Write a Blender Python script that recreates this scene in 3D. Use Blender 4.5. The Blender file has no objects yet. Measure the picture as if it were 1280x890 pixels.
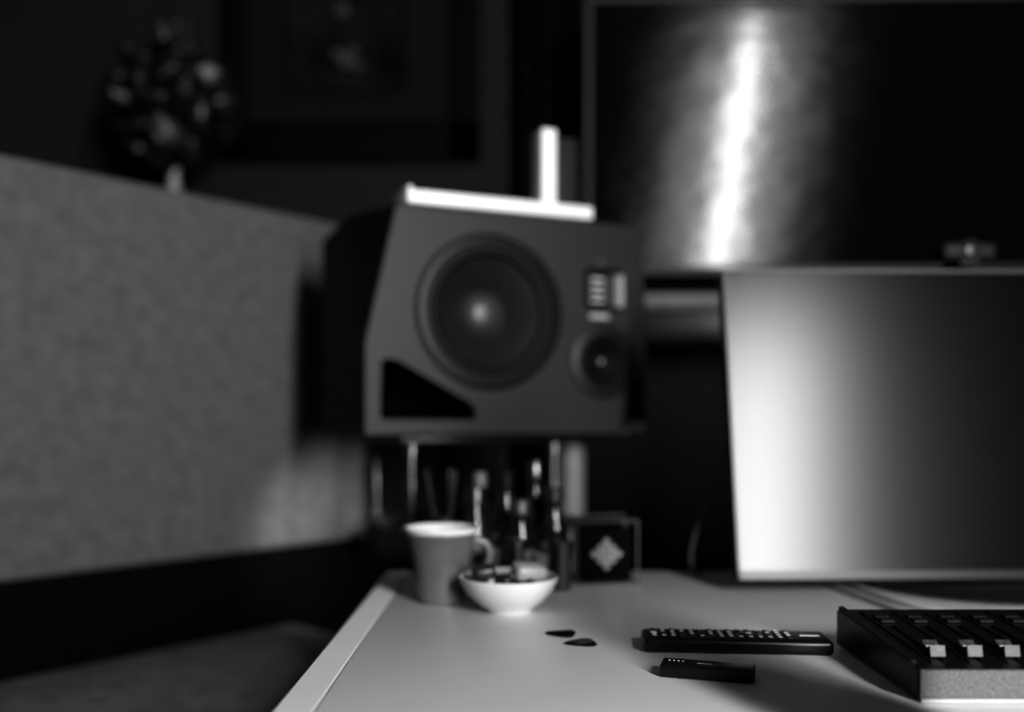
import bpy, bmesh, math, random
from mathutils import Vector, Matrix
random.seed(4)
S=bpy.context.scene
R=math.radians

# ---------------------------------------------------------------- materials
def mat(name,g,rough=0.5,metal=0.0,spec=0.5,nscale=30.0,namt=0.12,bump=0.0,bscale=None,trans=0.0,coat=0.0,emit=0.0,detail=4):
    m=bpy.data.materials.new(name); m.use_nodes=True
    nt=m.node_tree; N=nt.nodes; L=nt.links
    b=N['Principled BSDF']
    tc=N.new('ShaderNodeTexCoord'); nz=N.new('ShaderNodeTexNoise')
    nz.inputs['Scale'].default_value=nscale; nz.inputs['Detail'].default_value=detail
    L.new(tc.outputs['Object'],nz.inputs['Vector'])
    cr=N.new('ShaderNodeValToRGB')
    lo=g*(1-namt); hi=min(1,g*(1+namt))
    cr.color_ramp.elements[0].position=0.3; cr.color_ramp.elements[1].position=0.7
    cr.color_ramp.elements[0].color=(lo,lo,lo,1); cr.color_ramp.elements[1].color=(hi,hi,hi,1)
    L.new(nz.outputs['Fac'],cr.inputs['Fac']); L.new(cr.outputs['Color'],b.inputs['Base Color'])
    b.inputs['Roughness'].default_value=rough; b.inputs['Metallic'].default_value=metal
    b.inputs['Specular IOR Level'].default_value=spec
    b.inputs['Transmission Weight'].default_value=trans
    b.inputs['Coat Weight'].default_value=coat
    if emit>0:
        b.inputs['Emission Color'].default_value=(1,1,1,1); b.inputs['Emission Strength'].default_value=emit
    if bump>0:
        n2=N.new('ShaderNodeTexNoise'); n2.inputs['Scale'].default_value=bscale or nscale*3; n2.inputs['Detail'].default_value=3
        L.new(tc.outputs['Object'],n2.inputs['Vector'])
        bp=N.new('ShaderNodeBump'); bp.inputs['Strength'].default_value=bump; bp.inputs['Distance'].default_value=0.002
        L.new(n2.outputs['Fac'],bp.inputs['Height']); L.new(bp.outputs['Normal'],b.inputs['Normal'])
    return m

M={}
M['wall']=mat('wall_paint',0.012,0.8,spec=0.1,nscale=6,bump=0.2)
M['dark']=mat('matte_black',0.0015,0.8,spec=0.04)
M['floor']=mat('carpet',0.01,0.95,spec=0.05,nscale=80,namt=0.3,bump=0.5)
M['ceil']=mat('ceiling_paint',0.05,0.9,spec=0.1,nscale=5)
M['desk']=mat('desk_laminate',0.74,0.38,spec=0.5,nscale=8,namt=0.03)
M['deskedge']=mat('desk_edge_band',0.80,0.35,spec=0.5,nscale=12,namt=0.03)
M['cab']=mat('speaker_baffle',0.0115,0.45,spec=0.25,nscale=200,namt=0.15,bump=0.15,bscale=900)
M['cabside']=mat('speaker_vinyl',0.003,0.6,spec=0.10,nscale=200,namt=0.15)
M['ring']=mat('woofer_frame',0.006,0.42,spec=0.22)
M['rubber']=mat('rubber_surround',0.003,0.5,spec=0.15)
M['cone']=mat('woofer_cone',0.010,0.42,spec=0.35,nscale=60)
M['cap']=mat('dust_cap',0.028,0.45,spec=0.6)
M['black']=mat('black_plastic',0.004,0.35,spec=0.3)
M['hole']=mat('port_black',0.001,0.9,spec=0.02)
M['white']=mat('white_board',0.62,0.5,nscale=15,namt=0.04)
M['silver']=mat('brushed_silver',0.28,0.35,metal=1.0,nscale=120)
M['ribs']=mat('tweeter_ribs',0.45,0.4,metal=0.3)
M['fabric']=mat('wool_fabric',0.095,0.95,spec=0.1,nscale=38,namt=0.18,bump=0.9,bscale=260,detail=8)
M['porcelain']=mat('glazed_ceramic',0.52,0.25,spec=0.5,nscale=10,namt=0.05)
M['mug']=mat('mug_glaze',0.10,0.3,spec=0.5,nscale=18,namt=0.2)
M['glass']=mat('dark_glass',0.008,0.14,spec=0.5,coat=0.1)
M['steel']=mat('polished_steel',0.15,0.28,metal=1.0)
M['grey']=mat('grey_paint',0.12,0.5)
M['button']=mat('rubber_button',0.85,0.5)
M['grain']=mat('textured_metal',0.11,0.6,spec=0.4,nscale=500,namt=0.4,bump=0.5,bscale=900)
M['frame']=mat('picture_frame_wood',0.0015,0.7,spec=0.04,nscale=20)
M['curtain']=mat('dark_curtain',0.003,0.9,spec=0.02,nscale=50)
M['candy1']=mat('candy_dark',0.008,0.35,spec=0.4)
M['candy2']=mat('candy_pale',0.30,0.4)
M['wood']=mat('cabinet_wood',0.003,0.6,spec=0.1,nscale=12)
M['cable']=mat('cable_sheath',0.5,0.45)
M['bezel']=mat('tv_bezel',0.03,0.4,spec=0.4)

def screen(name,r1,g1,r2,g2,bs,bstr,scale=(1,1,1)):
    """display glass: a tight and a hazy glossy lobe added together"""
    m=bpy.data.materials.new(name); m.use_nodes=True
    nt=m.node_tree; N=nt.nodes; L=nt.links
    for n in list(N): N.remove(n)
    out=N.new('ShaderNodeOutputMaterial'); tc=N.new('ShaderNodeTexCoord')
    mp=N.new('ShaderNodeMapping'); mp.inputs['Scale'].default_value=scale
    nz=N.new('ShaderNodeTexNoise'); nz.inputs['Scale'].default_value=bs; nz.inputs['Detail'].default_value=3
    bp=N.new('ShaderNodeBump'); bp.inputs['Strength'].default_value=bstr; bp.inputs['Distance'].default_value=0.002
    L.new(tc.outputs['Object'],mp.inputs['Vector']); L.new(mp.outputs['Vector'],nz.inputs['Vector'])
    L.new(nz.outputs['Fac'],bp.inputs['Height'])
    sh=[]
    for r,g in ((r1,g1),(r2,g2)):
        s=N.new('ShaderNodeBsdfAnisotropic'); s.distribution='BECKMANN'
        s.inputs['Color'].default_value=(g,g,g,1); s.inputs['Roughness'].default_value=r
        if bstr>0: L.new(bp.outputs['Normal'],s.inputs['Normal'])
        sh.append(s)
    ad=N.new('ShaderNodeAddShader'); L.new(sh[0].outputs[0],ad.inputs[0]); L.new(sh[1].outputs[0],ad.inputs[1])
    df=N.new('ShaderNodeBsdfDiffuse'); df.inputs['Color'].default_value=(.002,.002,.002,1)
    a2=N.new('ShaderNodeAddShader'); L.new(ad.outputs[0],a2.inputs[0]); L.new(df.outputs[0],a2.inputs[1])
    L.new(a2.outputs[0],out.inputs['Surface'])
    return m
M['tvscreen']=screen('tv_glass',0.105,0.0038,0.21,0.0065,8,0.5,(1,1,2.4))
M['monscreen']=screen('matte_monitor_glass',0.235,0.0125,0.33,0.0055,4,0.0)

# ---------------------------------------------------------------- mesh helpers
def link(o,parent=None):
    S.collection.objects.link(o)
    if parent: o.parent=parent
    return o
def empty(name,loc=(0,0,0),rot=(0,0,0)):
    e=bpy.data.objects.new(name,None); e.empty_display_size=0.05
    e.location=loc; e.rotation_euler=rot; return link(e)
def fin(name,bm,m,parent=None,smooth=False,loc=(0,0,0),rot=(0,0,0),ang=35):
    me=bpy.data.meshes.new(name)
    bmesh.ops.recalc_face_normals(bm,faces=bm.faces[:]); bm.to_mesh(me); bm.free()
    for x in (m if isinstance(m,(list,tuple)) else [m]): me.materials.append(x)
    if smooth:
        for p in me.polygons: p.use_smooth=True
        me.set_sharp_from_angle(angle=R(ang))
    o=bpy.data.objects.new(name,me); o.location=loc; o.rotation_euler=rot
    return link(o,parent)
def bbox(bm,x0,x1,y0,y1,z0,z1,mi=0,bev=0,seg=2):
    t=bmesh.new(); r=bmesh.ops.create_cube(t,size=1)
    for v in t.verts:
        v.co=Vector((x0+(v.co.x+.5)*(x1-x0),y0+(v.co.y+.5)*(y1-y0),z0+(v.co.z+.5)*(z1-z0)))
    if bev>0: bmesh.ops.bevel(t,geom=t.edges[:],offset=bev,segments=seg,profile=.5,affect='EDGES')
    for f in t.faces: f.material_index=mi
    me=bpy.data.meshes.new('t'); t.to_mesh(me); t.free(); bm.from_mesh(me); bpy.data.meshes.remove(me)
def box(name,x0,x1,y0,y1,z0,z1,m,parent=None,bev=0,seg=2,**k):
    bm=bmesh.new(); bbox(bm,x0,x1,y0,y1,z0,z1,0,bev,seg)
    return fin(name,bm,m,parent,smooth=bev>0,**k)
def bcyl(bm,p,r,h,seg=24,r2=None,mi=0,mtx=None):
    t=bmesh.new(); bmesh.ops.create_cone(t,cap_ends=True,segments=seg,radius1=r,radius2=r if r2 is None else r2,depth=h)
    for v in t.verts: v.co.z+=h/2
    if mtx: bmesh.ops.transform(t,matrix=mtx,verts=t.verts[:])
    for v in t.verts: v.co+=Vector(p)
    for f in t.faces: f.material_index=mi
    me=bpy.data.meshes.new('t'); t.to_mesh(me); t.free(); bm.from_mesh(me); bpy.data.meshes.remove(me)
def lathe(name,prof,m,parent=None,seg=64,loc=(0,0,0),rot=(0,0,0),ang=40):
    bm=bmesh.new(); rings=[]
    for r,z in prof:
        if r<1e-6: rings.append([bm.verts.new((0,0,z))])
        else: rings.append([bm.verts.new((r*math.cos(2*math.pi*i/seg),r*math.sin(2*math.pi*i/seg),z)) for i in range(seg)])
    for a,b in zip(rings,rings[1:]):
        for i in range(seg):
            j=(i+1)%seg
            if len(a)==1 and len(b)==1: continue
            if len(a)==1: bm.faces.new((a[0],b[i],b[j]))
            elif len(b)==1: bm.faces.new((a[i],a[j],b[0]))
            else: bm.faces.new((a[i],a[j],b[j],b[i]))
    return fin(name,bm,m,parent,True,loc,rot,ang)
def prism_y(pts,y0,y1):
    bm=bmesh.new(); a=[bm.verts.new((x,y0,z)) for x,z in pts]; b=[bm.verts.new((x,y1,z)) for x,z in pts]
    n=len(pts); bm.faces.new(a); bm.faces.new(b[::-1])
    for i in range(n): bm.faces.new((a[i],b[i],b[(i+1)%n],a[(i+1)%n]))
    bmesh.ops.recalc_face_normals(bm,faces=bm.faces[:]); return bm
def rounded(pts,r,n=6):
    out=[]; k=len(pts)
    for i in range(k):
        p=Vector(pts[i]); a=(Vector(pts[i-1])-p).normalized(); b=(Vector(pts[(i+1)%k])-p).normalized()
        p0=p+a*r; p1=p+b*r
        for j in range(n+1):
            t=j/n; q=p0*(1-t)**2+p*2*t*(1-t)+p1*t*t; out.append((q.x,q.y))
    return out
def tube(name,pts,r,m,parent=None,cyc=False):
    cu=bpy.data.curves.new(name,'CURVE'); cu.dimensions='3D'; cu.bevel_depth=r; cu.bevel_resolution=4; cu.resolution_u=10
    sp=cu.splines.new('NURBS'); sp.points.add(len(pts)-1)
    for p,q in zip(sp.points,pts): p.co=(*q,1)
    sp.order_u=4; sp.use_endpoint_u=True; sp.use_cyclic_u=cyc
    o=bpy.data.objects.new(name,cu); cu.materials.append(m); link(o)
    bpy.context.view_layer.update(); dg=bpy.context.evaluated_depsgraph_get()
    me=bpy.data.meshes.new_from_object(o.evaluated_get(dg)); bpy.data.objects.remove(o)
    me.name=name
    o=bpy.data.objects.new(name,me); return link(o,parent)
def boolean(obj,cutters):
    for c in cutters:
        md=obj.modifiers.new('b','BOOLEAN'); md.operation='DIFFERENCE'; md.object=c; md.solver='EXACT'
    bpy.context.view_layer.update(); dg=bpy.context.evaluated_depsgraph_get()
    me=bpy.data.meshes.new_from_object(obj.evaluated_get(dg)); obj.modifiers.clear(); obj.data=me
    for c in cutters: bpy.data.objects.remove(c)

# ---------------------------------------------------------------- room
X0,X1,Y0,Y1,ZC=-1.7,2.3,-1.6,2.25,2.6
box('floor',X0,X1,Y0,Y1,-.05,0,M['floor'])
box('ceiling',X0,X1,Y0,Y1,ZC,ZC+.05,M['ceil'])
box('wall_back',X0,X1,Y1,Y1+.08,0,ZC,M['wall'])
box('wall_left',X0-.08,X0,Y0,Y1,0,ZC,M['wall'])
box('wall_right',X1,X1+.08,Y0,Y1,0,ZC,M['dark'])
box('wall_front',X0,X1,Y0-.08,Y0,0,ZC,M['dark'])
box('baseboard_back',X0,X1,Y1-.015,Y1,0,.09,M['dark'])

def curtain(name,x0,x1,y,z0,z1,waves,amp,lean=0):
    bm=bmesh.new(); n=waves*10; cols=[]
    for i in range(n+1):
        t=i/n; x=x0+(x1-x0)*t; yy=y+amp*math.sin(t*waves*2*math.pi)
        cols.append([bm.verts.new((x+lean*k/6,yy,z0+(z1-z0)*k/6)) for k in range(7)])
    for a,b in zip(cols,cols[1:]):
        for k in range(6): bm.faces.new((a[k],b[k],b[k+1],a[k+1]))
    o=fin(name,bm,M['curtain'],None,True,ang=80)
    return o
curtain('window_curtain',.15,.98,-1.5,.02,2.5,6,.03)
curtain('window_curtain',1.28,2.25,-1.5,.02,2.5,6,.03)
curtain('wall_curtain',.02,.17,2.16,.02,2.55,2,.025)

# ---------------------------------------------------------------- desk
desk=empty('desk')
DT=.75
box('top',-.137,1.5,.12,1.235,DT-.03,DT,M['desk'],desk,bev=.0015)
# left edge band: sloped bevel strip
bm=prism_y([(-.172,DT-.03),(-.139,DT-.03),(-.139,DT),(-.166,DT-.001),(-.172,DT-.007)],.12,1.235)
fin('edge_band',bm,M['deskedge'],desk)
for i,(x,y) in enumerate(((-.13,.2),(-.11,1.19),(1.44,.2),(1.44,1.19))):
    box('leg_%d'%(i+1),x-.02,x+.02,y-.02,y+.02,0,DT-.03,M['dark'],desk)

# ---------------------------------------------------------------- speaker
W,D,H=.441,.30,.3205
sp=empty('studio_monitor_speaker',(-.201,1.25,.9315),(0,0,R(22.4)))
bm=bmesh.new()
for c in [(0,0,0),(0,0,.125),(.045,0,H),(0,.1,H),(0,D,H),(0,D,0),
          (W-.040,0,0),(W,.035,0),(W,0,.016),(W,0,.20),(W-.014,0,H),(W,.05,H),(W,D,0),(W,D,H)]:
    bm.verts.new(c)
bmesh.ops.convex_hull(bm,input=bm.verts[:])
bmesh.ops.dissolve_limit(bm,angle_limit=R(1),verts=bm.verts[:],edges=bm.edges[:])
bmesh.ops.bevel(bm,geom=bm.edges[:],offset=.0025,segments=2,profile=.5,affect='EDGES')
bmesh.ops.recalc_face_normals(bm,faces=bm.faces[:])
for f in bm.faces:
    f.material_index=2 if f.normal.y>-.6 else 0
cab=fin('cabinet',bm,[M['cab'],M['hole'],M['cabside']])
WC=(.1837,.177); MC=(.3675,.1104); TC=(.362,.2187)
def ycyl(x,z,r,d,n=72):
    bm=bmesh.new(); mt=Matrix.Rotation(R(90),4,'X')
    bmesh.ops.create_cone(bm,cap_ends=True,segments=n,radius1=r,radius2=r,depth=d*2,matrix=Matrix.Translation((x,0,z))@mt)
    return fin('c',bm,M['hole'])
port=rounded([(.022,.022),(.163,.022),(.160,.043),(.045,.106),(.024,.106)],.009)
cuts=[ycyl(*WC,.0935,.05),ycyl(*MC,.037,.03),fin('c',prism_y(port,-.02,.12),M['hole']),
      fin('c',prism_y(rounded([(TC[0]-.027,TC[1]-.03),(TC[0]+.04,TC[1]-.03),(TC[0]+.04,TC[1]+.032),(TC[0]-.027,TC[1]+.032)],.012),-.02,.012),M['hole'])]
boolean(cab,cuts)
cab.parent=sp
rx=(R(90),0,0)
wl=(WC[0],0,WC[1])
lathe('woofer_frame',[(.1125,0),(.1125,.003),(.108,.006),(.099,.006),(.0955,.001),(.0925,.001),(.0925,-.01)],M['ring'],sp,loc=wl,rot=rx)
pr=[(.0935,-.004)]
for i in range(11):
    a=math.pi*i/10; pr.append((.0865+.0065*math.cos(a),.0055*math.sin(a)-.001))
pr.append((.079,-.004)); lathe('surround',pr,M['rubber'],sp,loc=wl,rot=rx,ang=60)
lathe('cone',[(.080,-.003),(.070,-.009),(.055,-.019),(.042,-.029),(.032,-.037)],M['cone'],sp,loc=wl,rot=rx,ang=60)
lathe('dust_cap',[(.034,-.036),(.031,-.030),(.024,-.024),(.014,-.020),(0,-.0185)],M['cap'],sp,loc=wl,rot=rx,ang=80)
ml=(MC[0],0,MC[1])
lathe('midrange_frame',[(.056,0),(.056,.002),(.053,.004),(.041,.004),(.037,0),(.0365,-.008)],M['ring'],sp,loc=ml,rot=rx)
lathe('midrange_surround',[(.037,-.003),(.035,.001),(.032,.001),(.030,-.004)],M['rubber'],sp,loc=ml,rot=rx,ang=80)
lathe('midrange_cone',[(.0305,-.004),(.022,-.011),(.012,-.018)],M['rubber'],sp,loc=ml,rot=rx,ang=60)
lathe('midrange_phase_plug',[(.011,-.018),(.009,-.010),(.004,-.005),(0,-.004)],mat('phase_plug_metal',.14,.4,metal=1),sp,loc=ml,rot=rx,ang=80)
# folded-ribbon tweeter
bm=bmesh.new()
for i in range(4):
    z=TC[1]-.0165+i*.011
    bbox(bm,TC[0]-.017,TC[0]+.009,.004,.011,z-.0024,z+.0024,0,.001)
fin('tweeter_ribbon',bm,M['ribs'],sp)
bm=bmesh.new(); bbox(bm,TC[0]-.022,TC[0]-.017,-.002,.0115,TC[1]-.026,TC[1]+.026,0,.001); bbox(bm,TC[0]+.010,TC[0]+.014,-.002,.0115,TC[1]-.026,TC[1]+.026,0,.001)
bbox(bm,TC[0]-.022,TC[0]+.014,-.002,.0115,TC[1]+.022,TC[1]+.027,0,.001); bbox(bm,TC[0]-.022,TC[0]+.014,-.002,.0115,TC[1]-.027,TC[1]-.022,0,.001)
fin('tweeter_frame',bm,M['black'],sp)
# curved horn flare on the right of the ribbon
bm=bmesh.new(); cols=[]
for i in range(9):
    t=i/8; x=TC[0]+.016+.022*t; y=.0115-.0135*(t**.6)
    cols.append([bm.verts.new((x,y,TC[1]-.024)),bm.verts.new((x,y,TC[1]+.024))])
for a,b in zip(cols,cols[1:]): bm.faces.new((a[0],b[0],b[1],a[1]))
fin('tweeter_horn',bm,mat('satin_horn',.05,.3,spec=.5),sp,True)
box('badge',TC[0]-.019,TC[0]+.013,-.0015,.002,TC[1]-.044,TC[1]-.037,mat('badge_print',.25,.5),sp)
box('status_light',TC[0]-.004,TC[0]+.004,-.0015,.002,TC[1]+.038,TC[1]+.043,mat('led_lens',.05,.5),sp)
# pale plate standing in for the glint on the bottom right corner facet
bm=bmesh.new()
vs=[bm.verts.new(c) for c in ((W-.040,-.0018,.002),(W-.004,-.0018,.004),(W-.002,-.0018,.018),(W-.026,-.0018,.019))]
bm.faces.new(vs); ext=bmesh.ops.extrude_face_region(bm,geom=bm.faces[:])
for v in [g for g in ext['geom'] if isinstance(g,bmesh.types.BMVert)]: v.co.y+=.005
fin('corner_glint',bm,mat('corner_glint_tone',.6,.45,metal=.0),sp)

# ------------- white L bracket on the speaker
be=empty('white_bookend',(-.201,1.25,.9315+H),(0,0,R(22.4)))
box('base',.058,.343,-.012,.14,0.0,.019,M['white'],be,bev=.002)
box('end_stop',.058,.066,-.012,.14,0.018,.024,M['white'],be,bev=.002)
box('upright',.264,.287,-.004,.035,.019,.130,M['white'],be,bev=.002)
box('book',.288,.330,.012,.05,.019,.125,mat('book_cover',.014,.6,spec=.2),be,bev=.002)  # dark book standing against the upright

# ------------- speaker stand
st=empty('speaker_stand',(-.201,1.25,0),(0,0,R(22.4)))
zb=.9315
box('top_plate',.06,.38,.03,.27,zb-.012,zb,M['black'],st,bev=.002)
box('lower_plate',.06,.38,.03,.27,.79,.802,M['black'],st,bev=.002)
k=0
for x in (.080,.305):
    for y in (.045,.25):
        k+=1
        bm=bmesh.new(); bcyl(bm,(x,y,.802),.0055,zb-.814,16); bcyl(bm,(x,y,.85),.009,.014,16); bcyl(bm,(x,y,.902),.010,.017,16); bcyl(bm,(x,y,.802),.010,.01,16)
        fin('rod_%d'%k,bm,M['steel'] if y<.1 else M['black'],st,True)
bm=bmesh.new(); bcyl(bm,(.362,.10,.03),.022,.8895,32); fin('column',bm,M['grey'],st,True)
box('foot',.15,.48,.0,.25,0,.03,M['black'],st,bev=.004)

# ---------------------------------------------------------------- sofa / upholstered divider
so=empty('upholstered_sofa',(-1.034,.896,0),(0,0,math.atan2(.763,.646)))
box('backrest',0,1.171,0,.08,.7255,1.3257,M['fabric'],so,bev=.012,seg=3)
box('back_frame',.0,1.165,.02,.075,.10,.73,M['dark'],so)
box('seat_cushion',0,1.0,-.45,.015,.42,.59,mat('seat_fabric',.16,.95,spec=.1,nscale=38,namt=.25,bump=.9,bscale=260,detail=8),so,bev=.02,seg=3)
box('base_frame',.02,.98,-.43,.02,.12,.42,M['dark'],so)
for i,(x,y) in enumerate(((.05,-.4),(.95,-.4),(.05,.05),(1.1,.05))):
    box('leg_%d'%(i+1),x-.02,x+.02,y-.02,y+.02,0,.125,M['dark'],so)

# ---------------------------------------------------------------- cabinet + ornament
cb=empty('side_cabinet')
box('carcass',-1.1,-.5,1.86,2.2,.0,1.34,M['wood'],cb,bev=.003)
box('top',-1.11,-.49,1.85,2.21,1.34,1.36,M['wood'],cb,bev=.003)
box('door_left',-1.09,-.805,1.852,1.862,.06,1.32,M['wood'],cb)
box('door_right',-.795,-.51,1.852,1.862,.06,1.32,M['wood'],cb)
lp=empty('glass_flower_ornament',(-.735,2.0,1.36))
lathe('base',[(0,0),(.05,0),(.05,.008),(.02,.02),(.008,.04),(.009,.07),(.016,.10),(.010,.125),(.018,.15)],mat('ornament_stem',.20,.35),lp)
lathe('core',[(.02,.14),(.06,.16),(.10,.21),(.115,.27),(.10,.34),(.07,.38),(.03,.42),(0,.435)],M['dark'],lp)
bm=bmesh.new()
def lump(c,r):
    t=bmesh.new(); bmesh.ops.create_icosphere(t,subdivisions=3,radius=r)
    for v in t.verts:
        v.co*=1+.18*math.sin(v.co.x*160+c.x*50)*math.cos(v.co.z*140+c.z*70)
    bmesh.ops.scale(t,vec=(1.1,.5,1.1),verts=t.verts[:])
    bmesh.ops.rotate(t,cent=(0,0,0),matrix=Matrix.Rotation(random.random()*6,3,'Z')@Matrix.Rotation(random.random()*6,3,'X'),verts=t.verts[:])
    for v in t.verts: v.co+=c
    me=bpy.data.meshes.new('t'); t.to_mesh(me); t.free(); bm.from_mesh(me); bpy.data.meshes.remove(me)
n=34
for i in range(n):
    ph=math.acos(1-2*(i+.5)/n); th=i*2.39996+.7
    k=random.uniform(.80,.97)
    lump(Vector((.118*k*math.sin(ph)*math.cos(th),.118*k*math.sin(ph)*math.sin(th),.275+.118*k*math.cos(ph))),random.uniform(.030,.050))
for i in range(7):
    a=random.random()*6.28; r=.04*random.random()
    lump(Vector((r*math.cos(a)+.01,r*math.sin(a),.39+random.random()*.045)),random.uniform(.022,.034))
fin('petals',bm,mat('smoked_glass',.007,.45,spec=.42,nscale=30,namt=.8),lp,True,ang=80)

# ---------------------------------------------------------------- picture
pf=empty('framed_picture',(0,Y1,0))
a0,a1,b0,b1=-.705,-.077,1.583,2.42
bm=bmesh.new(); w=.066
for x0,x1,z0,z1 in ((a0,a1,b0,b0+w+.03),(a0,a1,b1-w,b1),(a0,a0+w,b0,b1),(a1-w-.01,a1,b0,b1)):
    bbox(bm,x0,x1,-.035,0,z0,z1,0,.006)
fin('frame',bm,M['frame'],pf,True)
box('mat_board',a0+.05,a1-.05,-.015,-.002,b0+.05,b1-.05,mat('mat_board',.007,.8,spec=.05),pf)
art=mat('art_print',.005,.7,spec=.05,nscale=9,namt=.9)
box('print',-.545,-.265,-.018,-.0155,1.76,2.28,art,pf)
box('print_border',-.555,-.255,-.0165,-.0152,1.75,2.29,M['dark'],pf)
bm=bmesh.new()
for (x,z,r) in ((-.40,1.83,.02),(-.385,1.85,.013),(-.425,1.845,.012),(-.37,1.815,.01),(-.41,1.95,.016),(-.39,2.02,.012)):
    bcyl(bm,(x,-.018,z),r,.001,12,mtx=Matrix.Rotation(R(90),4,'X'))
fin('print_motif',bm,mat('pale_ink',.025,.7),pf)

# ---------------------------------------------------------------- television
tv=empty('television',(.157,1.985,1.27),(R(5.9),0,R(-1.2)))
TW,TH=1.08,.575
box('body',0,TW,.004,.04,0,TH,M['black'],tv,bev=.003)
box('screen',.012,TW-.012,0,.006,.016,TH-.012,M['tvscreen'],tv)
bm=bmesh.new()
for q in ((0,.012,0,TH),(TW-.012,TW,0,TH),(0,TW,0,.016),(0,TW,TH-.012,TH)): bbox(bm,q[0],q[1],-.003,.006,q[2],q[3],0,.001)
fin('bezel',bm,mat('television_bezel',.010,.5,spec=.25),tv)
box('wall_mount',.35,.75,.04,.17,.15,.42,M['black'],tv)
sb=empty('soundbar',(.27,2.10,1.13))
box('body',0,.86,-.07,.145,0,.075,M['black'],sb,bev=.006)
box('trim_strip',0,.86,-.076,-.06,.080,.103,mat('soundbar_trim',.13,.5),sb,bev=.004)
box('top_cover',0,.86,-.06,.145,.075,.098,M['black'],sb)

# ---------------------------------------------------------------- computer monitor
mo=empty('computer_monitor',(.263,1.07,.767),(R(-11),0,R(1.2)))
MW,MH=.61,.380
box('shell',0,MW,.004,.03,0,MH,M['black'],mo,bev=.004)
box('screen',.003,MW-.004,0,.005,.010,MH-.004,M['monscreen'],mo)
bm=bmesh.new()
for q in ((0,.003,0,MH),(MW-.004,MW,0,MH),(0,MW,MH-.004,MH)): bbox(bm,q[0],q[1],-.002,.005,q[2],q[3])
fin('bezel',bm,M['bezel'],mo)
box('chin',0,MW,-.002,.005,0,.010,M['black'],mo)
bpy.context.view_layer.update()
inv=mo.matrix_world.inverted()
sbx=lathe('stand_base',[(0,0),(.135,0),(.137,.003),(.13,.008),(.03,.012),(0,.012)],M['silver'],mo,loc=(.57,1.13,.75)); sbx.matrix_parent_inverse=inv
nk=box('stand_neck',-.025,.025,.062,.082,.008,.21,M['silver'],mo,bev=.004,loc=(.57,1.13,.75)); nk.matrix_parent_inverse=inv
box('hub',.24,.37,.03,.085,.10,.24,M['black'],mo,bev=.006)
wc=empty('webcam',(.575,1.175,1.1475))
bm=bmesh.new(); bbox(bm,-.035,.035,-.022,.012,.006,.030,0,.008,3); bbox(bm,-.012,.012,-.02,.03,-.001,.008,0,.002)
fin('body',bm,mat('webcam_plastic',.006,.6,spec=.2),wc,True)
lathe('lens',[(0,.004),(.007,.003),(.009,0),(.010,-.004)],M['black'],wc,loc=(0,-.022,.018),rot=rx,seg=24)
lathe('lens_ring',[(.010,-.002),(.011,.002),(.013,.001),(.013,-.003)],M['bezel'],wc,loc=(0,-.022,.018),rot=rx,seg=24)

cbm=tube('monitor_cable',[(.262,1.16,.88),(.247,1.165,.85),(.232,1.17,.81),(.225,1.175,.77),(.235,1.18,.7535),(.25,1.215,.7535)],.0022,mat('dark_cable',.04,.5))
tube('desk_cable',[(.385,1.14,.7535),(.39,1.06,.7535),(.402,1.0,.7535),(.405,.95,.7535),(.43,.915,.7535),(.46,.90,.7535)],.003,M['cable'])
tube('desk_cable',[(.41,1.14,.7535),(.415,1.05,.7535),(.425,1.0,.7535),(.445,.96,.7535),(.50,.90,.7535)],.003,M['cable'])

# ---------------------------------------------------------------- mug
mg=empty('coffee_mug',(-.079,1.03,DT))
lathe('cup',[(0,0),(.025,0),(.027,.002),(.0285,.02),(.033,.05),(.0385,.072),(.041,.081),(.0405,.0825),(.0385,.081),(.0355,.07),(.030,.045),(.026,.006),(0,.005)],M['mug'],mg)
lathe('rim_glaze',[(.0401,.0775),(.0414,.0815),(.0405,.0832),(.0382,.0812),(.0355,.0695),(.0335,.060)],M['porcelain'],mg)
lathe('milk_foam',[(.0352,.0675),(.02,.069),(0,.069)],M['white'],mg)
tube('handle',[(.033,0,.066),(.048,0,.070),(.057,0,.055),(.052,0,.034),(.036,0,.026),(.029,0,.028)],.0045,M['mug'],mg)
mg.rotation_euler=(0,0,R(8))

# ---------------------------------------------------------------- bowl
bw=empty('snack_bowl',(-.0035,.980,DT))
lathe('bowl',[(0,.0),(.024,0),(.026,.003),(.036,.010),(.046,.021),(.0515,.031),(.053,.036),(.052,.037),(.049,.033),(.043,.022),(.033,.012),(.02,.007),(0,.006)],M['porcelain'],bw)
bmA=bmesh.new(); bmB=bmesh.new()
for i in range(40):
    a=random.random()*6.28; r=.038*math.sqrt(random.random()); z=.018+.012*(1-r/.04)+random.random()*.006+r*.15
    t=bmesh.new(); bmesh.ops.create_icosphere(t,subdivisions=2,radius=random.uniform(.0055,.0085))
    bmesh.ops.scale(t,vec=(1.25,.9,.7),verts=t.verts[:])
    bmesh.ops.rotate(t,cent=(0,0,0),matrix=Matrix.Rotation(random.random()*6,3,'Z')@Matrix.Rotation(random.uniform(-.6,.6),3,'X'),verts=t.verts[:])
    for v in t.verts: v.co+=Vector((r*math.cos(a),r*math.sin(a),z))
    me=bpy.data.meshes.new('t'); t.to_mesh(me); t.free(); (bmA if random.random()<.85 else bmB).from_mesh(me); bpy.data.meshes.remove(me)
fin('dark_sweets',bmA,M['candy1'],bw,True); fin('pale_sweets',bmB,M['candy2'],bw,True)
bm=bmesh.new(); bbox(bm,-.002,.034,-.012,.014,.034,.052,0,.006,3); fin('wrapped_sweet',bm,mat('wrapper',.28,.4),bw,True,rot=(.2,.1,.4))
bm=bmesh.new(); bbox(bm,-.036,-.012,-.012,.010,.034,.052,0,.004,3); fin('dark_wrapped_sweet',bm,M['candy1'],bw,True,rot=(.1,-.1,.2))

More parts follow.
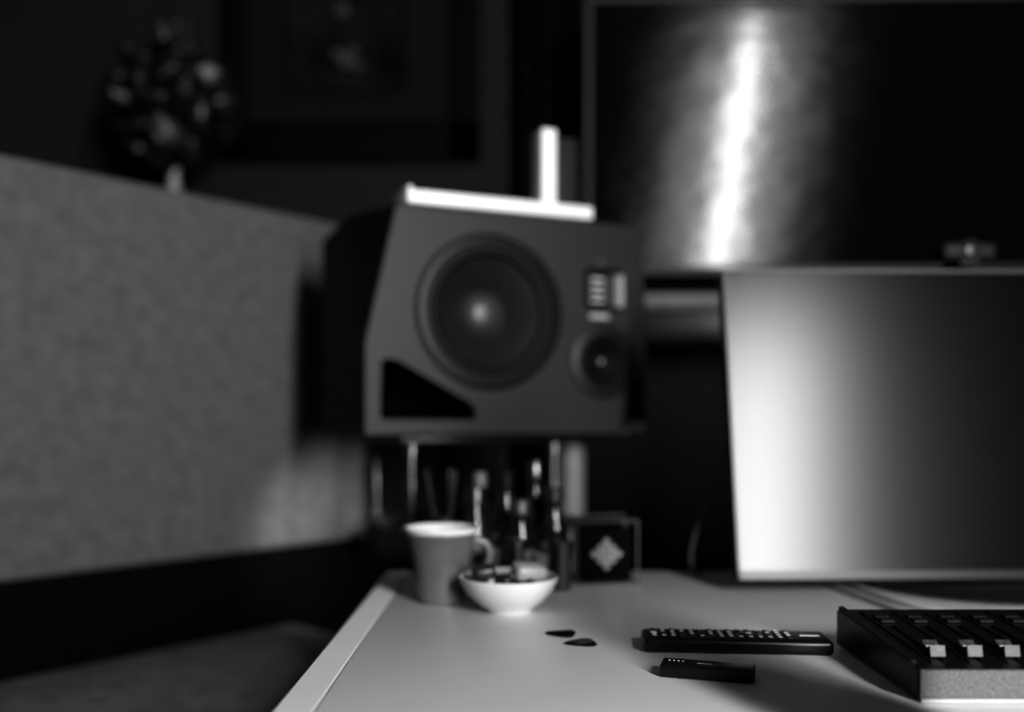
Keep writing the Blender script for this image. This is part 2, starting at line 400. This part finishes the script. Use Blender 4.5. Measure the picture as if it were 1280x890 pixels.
# ---------------------------------------------------------------- bottles and glasses behind the bowl
def bottle(name,x,y,r,h,m,capm,neck=.4):
    e=empty(name,(x,y,DT))
    lathe('body',[(0,0),(r*.95,0),(r,.003),(r,h*.55),(r*.85,h*.63),(r*neck,h*.74),(r*neck,h*.86)],m,e,seg=32)
    lathe('cap',[(r*neck*1.2,h*.85),(r*neck*1.2,h*.985),(r*neck,h),(0,h)],capm,e,seg=32)
    lathe('label',[(r*1.01,h*.15),(r*1.015,h*.16),(r*1.015,h*.42),(r*1.01,h*.43)],M['grey'],e,seg=32)
bottle('glass_bottle',-.045,1.14,.018,.120,M['glass'],M['steel'],.55)
bottle('glass_bottle',-.008,1.180,.020,.138,M['glass'],M['black'],.5)
bottle('glass_bottle',.010,1.132,.019,.105,M['glass'],M['silver'],.65)
bottle('glass_bottle',.053,1.165,.019,.118,M['glass'],M['steel'],.55)
bottle('glass_bottle',.030,1.210,.018,.150,M['glass'],M['steel'],.5)
bottle('glass_bottle',-.042,1.205,.016,.135,M['glass'],M['grey'],.45)
def tumbler(x,y,r,h,m='steel'):
    e=empty('drinking_glass',(x,y,DT))
    lathe('glass',[(0,0),(r*.8,0),(r*.82,.002),(r,h),(r*.94,h),(r*.76,.006),(0,.006)],M[m],e,seg=32)
tumbler(.058,1.10,.015,.058); tumbler(-.022,1.092,.013,.052); tumbler(.033,1.078,.010,.046,'grey'); tumbler(.006,1.085,.009,.062)
# pen pot
pp=empty('pen_holder',(-.088,1.18,DT))
lathe('pot',[(0,0),(.022,0),(.023,.08),(.021,.08),(.020,.004),(0,.004)],M['black'],pp,seg=32)
for i,(a,b) in enumerate(((.1,.12),(-.15,.05),(.05,-.16))):
    bm=bmesh.new(); bcyl(bm,(0,0,.0),.0035,.135,12); fin('pen_%d'%(i+1),bm,M['steel'] if i==0 else M['black'],pp,True,loc=(0,0,.006),rot=(a,b,0))

# ---------------------------------------------------------------- patterned box in a clear case
dbx=empty('patterned_gift_box',(.114,1.17,DT),(0,0,R(6)))
box('box',-.032,.032,-.030,.03,0.003,.066,M['dark'],dbx,bev=.002)
bm=bmesh.new()
for i in range(-2,3):
    for j in range(-2,3):
        if abs(i)+abs(j)<=2:
            t=bmesh.new(); c=.0075
            s=.0052
            vs=[t.verts.new((i*c+dx,-.0312,.037+j*c+dz)) for dx,dz in ((-s,0),(0,-s),(s,0),(0,s))]
            t.faces.new(vs); me=bpy.data.meshes.new('t'); t.to_mesh(me); t.free(); bm.from_mesh(me); bpy.data.meshes.remove(me)
fin('diamond_pattern',bm,mat('pattern_ink',.20,.5),dbx)
bm=bmesh.new(); e=.038; h=.078
for x in (-e,e):
    for y in (-.035,.035): bbox(bm,x-.0010,x+.0010,y-.0010,y+.0010,0,h)
for z in (.0010,h):
    for y in (-.035,.035): bbox(bm,-e,e,y-.0010,y+.0010,z-.0010,z+.0010)
    for x in (-e,e): bbox(bm,x-.0010,x+.0010,-.035,.035,z-.0010,z+.0010)
fin('case_frame',bm,mat('case_edge',.025,.4,spec=.3),dbx)

# ---------------------------------------------------------------- remote control
rc=empty('remote_control',(.1965,.812,DT),(0,0,R(-4.5)))
bm=bmesh.new()
bbox(bm,-.081,.081,-.021,.021,0,.013,0,.0045,4)
fin('body',bm,M['black'],rc,True)
bm=bmesh.new(); bm2=bmesh.new()
for i in range(17):
    x=-.071+i*.0083
    for j,y in enumerate((-.0125,-.0042,.0042,.0125)):
        if i in (0,) and j in (1,2): continue
        if 9<=i<=11 and j in (1,2): continue
        if i>14: continue
        bbox(bm,x-.0024,x+.0024,y-.0026,y+.0026,.0128,.0142,0,.0006,1)
        if random.random()<.75:
            bbox(bm2,x-.0016,x+.0016,y-.0018,y+.0018,.0142,.0145)
bcyl(bm,(.012,0,.0125),.0075,.0018,24)
bcyl(bm2,(.012,0,.0143),.0028,.0003,16)
bcyl(bm2,(-.071,0,.0128),.0030,.0015,16)
bbox(bm2,.056,.073,-.002,.002,.0130,.0132)
fin('buttons',bm,mat('dark_button',.03,.5),rc); fin('button_legends',bm2,M['button'],rc)

# ---------------------------------------------------------------- small usb stick
us=empty('usb_flash_drive',(.1535,.722,DT),(0,0,R(-17)))
bm=bmesh.new(); bbox(bm,-.036,.036,-.0115,.0115,0,.0105,0,.0018,3); bbox(bm,-.0205,-.0200,-.0117,.0117,.0,.0107)
fin('body',bm,M['black'],us,True)
bm=bmesh.new()
for i in range(4): bcyl(bm,(-.030+i*.0035,.003,.0103),.0009,.0004,10)
bbox(bm,-.008,.004,-.001,.0,.0104,.0107)
fin('markings',bm,M['button'],us)

# ---------------------------------------------------------------- guitar picks
def pick(x,y,rz,tilt,m):
    bm=bmesh.new(); n=48; top=[]
    for i in range(n):
        a=2*math.pi*i/n; r=.0130*(1+.16*math.cos(3*a)+.03*math.cos(6*a))
        top.append((r*math.cos(a)*1.08,r*math.sin(a)))
    vt=[bm.verts.new((p[0]*.94,p[1]*.94,.0012)) for p in top]; vm=[bm.verts.new((p[0],p[1],.0006)) for p in top]; vb=[bm.verts.new((p[0]*.94,p[1]*.94,0)) for p in top]
    bm.faces.new(vt); bm.faces.new(vb[::-1])
    for i in range(n):
        j=(i+1)%n; bm.faces.new((vm[i],vm[j],vt[j],vt[i])); bm.faces.new((vb[i],vb[j],vm[j],vm[i]))
    o=fin('guitar_pick',bm,m,None,loc=(x,y,DT+.0003),rot=(tilt,0,rz))
    return o
pick(.0475,.868,R(170),0,M['dark'])
p2=pick(.0635,.832,R(190),0,mat('patterned_pick',.004,.6,spec=.1,nscale=260,namt=.95))
bm=bmesh.new()
for i in range(5): bbox(bm,-.008+i*.0035,-.0072+i*.0035,-.005,.005,.0012,.0015)
bm.transform(Matrix.Rotation(.5,4,'Z')); fin('print',bm,M['grey'],p2)

# ---------------------------------------------------------------- fader mixer
mx=empty('audio_mixer',(.290,.657,DT))
ML,MD=.38,.165
bm=bmesh.new()
pts=[(0,0.002),(MD,0.002),(MD,.032),(MD-.004,.034),(.012,.0245),(0,.0235)]
a=[bm.verts.new((0,y,z)) for y,z in pts]; b=[bm.verts.new((ML,y,z)) for y,z in pts]
bm.faces.new(a); bm.faces.new(b[::-1])
for i in range(len(pts)): bm.faces.new((a[i],b[i],b[(i+1)%len(pts)],a[(i+1)%len(pts)]))
bmesh.ops.bevel(bm,geom=bm.edges[:],offset=.001,segments=1,affect='EDGES')
fin('chassis',bm,M['black'],mx)
box('front_panel',.001,ML-.001,-.002,.001,.003,.0235,M['grain'],mx)
box('front_lip',.001,ML-.001,-.0035,.001,.0008,.003,mat('lip_metal',.4,.5,metal=.2),mx)
sl=math.atan2(.0095,.149)
top=empty('top_panel',(0,.012,.0245),(sl,0,0)); top.parent=mx
bm=bmesh.new(); bmc=bmesh.new(); bms=bmesh.new(); bmk=bmesh.new()
bbox(bmk,0,.004,0,.148,0,.003)
for i in range(13):
    x=.026+i*.0277
    bbox(bm,x-.0012,x+.0012,.004,.095,.0002,.0008)
    bbox(bmk,x-.0105,x-.0095,.0,.14,0,.0012)
    fy=.022+ (0,.0,.0,.004,.01,.02)[i%6]
    # fader cap: concave silver cap
    t=[(-.009,0),(-.007,.008),(-.003,.0055),(.0,.005),(.003,.0055),(.007,.008),(.009,0)]
    va=[bmc.verts.new((x-.0055,fy+y,.001+z)) for y,z in t]; vb=[bmc.verts.new((x+.0055,fy+y,.001+z)) for y,z in t]
    bmc.faces.new(va); bmc.faces.new(vb[::-1])
    for q in range(len(t)): bmc.faces.new((va[q],vb[q],vb[(q+1)%len(t)],va[(q+1)%len(t)]))
    bbox(bms,x-.0055,x+.0055,fy-.0006,fy+.0006,.0056,.0068)
    bbox(bmk,x-.006,x+.006,.104,.112,0,.003,0,.0008,1)
    bbox(bmk,x-.006,x+.006,.116,.124,0,.003,0,.0008,1)
fin('fader_slots',bm,M['hole'],top); fin('fader_caps',bmc,mat('satin_silver_cap',.04,.5,metal=.0,nscale=260,namt=.5),top)
fin('fader_marks',bms,M['white'],top); fin('buttons_and_rails',bmk,mat('mixer_plastic',.008,.5,spec=.2),top)
k=0
for x in (.02,ML-.02):
    for y in (.015,MD-.015):
        k+=1; bm=bmesh.new(); bcyl(bm,(x,y,0),.006,.003,16); fin('foot_%d'%k,bm,M['black'],mx)

# ---------------------------------------------------------------- bottle-shaped blocker, added out of view to shade the desk
wb=empty('shadow_caster_bottle',(.352,.36,DT))
lathe('body',[(0,0),(.045,0),(.049,.004),(.051,.14),(.052,.215),(.046,.235),(.030,.246)],M['black'],wb)
lathe('lid',[(.032,.244),(.034,.247),(.034,.272),(.030,.278),(0,.278)],M['black'],wb)

# ---------------------------------------------------------------- lights
def area(name,loc,target,sx,sy,p,roll=0):
    l=bpy.data.lights.new(name,'AREA'); l.shape='RECTANGLE'; l.size=sx; l.size_y=sy; l.energy=p
    o=bpy.data.objects.new(name,l); o.location=loc
    d=(Vector(target)-Vector(loc)); q=d.to_track_quat('-Z','Y')
    o.rotation_euler=(q.to_matrix()@Matrix.Rotation(roll,3,'Z')).to_euler()
    return link(o)
area('window_daylight',(1.10,-1.42,1.66),(1.10-.3,0,1.66),.12,1.6,175,roll=R(-6))
area('overhead_fill',(-.3,.9,2.55),(-.3,.9,0),.5,.5,.3)  # added weak fill without a fixture, lifts the back wall and picture
l=bpy.data.lights.new('backrest_patch_fill','SPOT'); l.energy=20; l.spot_size=R(50); l.spot_blend=1; l.shadow_soft_size=.008  # added lamp with no fixture, brightens a patch of the backrest
o=bpy.data.objects.new('backrest_patch_fill',l); o.location=(-.175,1.255,.87)
o.rotation_euler=(Vector((-.33,1.72,.72))-o.location).to_track_quat('-Z','Y').to_euler(); link(o)
w=bpy.data.worlds.new('world'); S.world=w; w.use_nodes=True
w.node_tree.nodes['Background'].inputs[0].default_value=(1,1,1,1); w.node_tree.nodes['Background'].inputs[1].default_value=.001

# ---------------------------------------------------------------- camera
c=bpy.data.cameras.new('camera'); c.sensor_width=36; c.lens=1150*36/1280; c.shift_y=83/1280
c.dof.use_dof=True; c.dof.focus_distance=.75; c.dof.aperture_fstop=1.55; c.clip_start=.01
co=bpy.data.objects.new('camera',c); co.location=(0,0,.95); co.rotation_euler=(R(90),0,0); link(co)
S.camera=co
try:
    S.view_settings.view_transform='Standard'; S.view_settings.look='None'; S.view_settings.gamma=.78
except Exception as ex: print(ex)
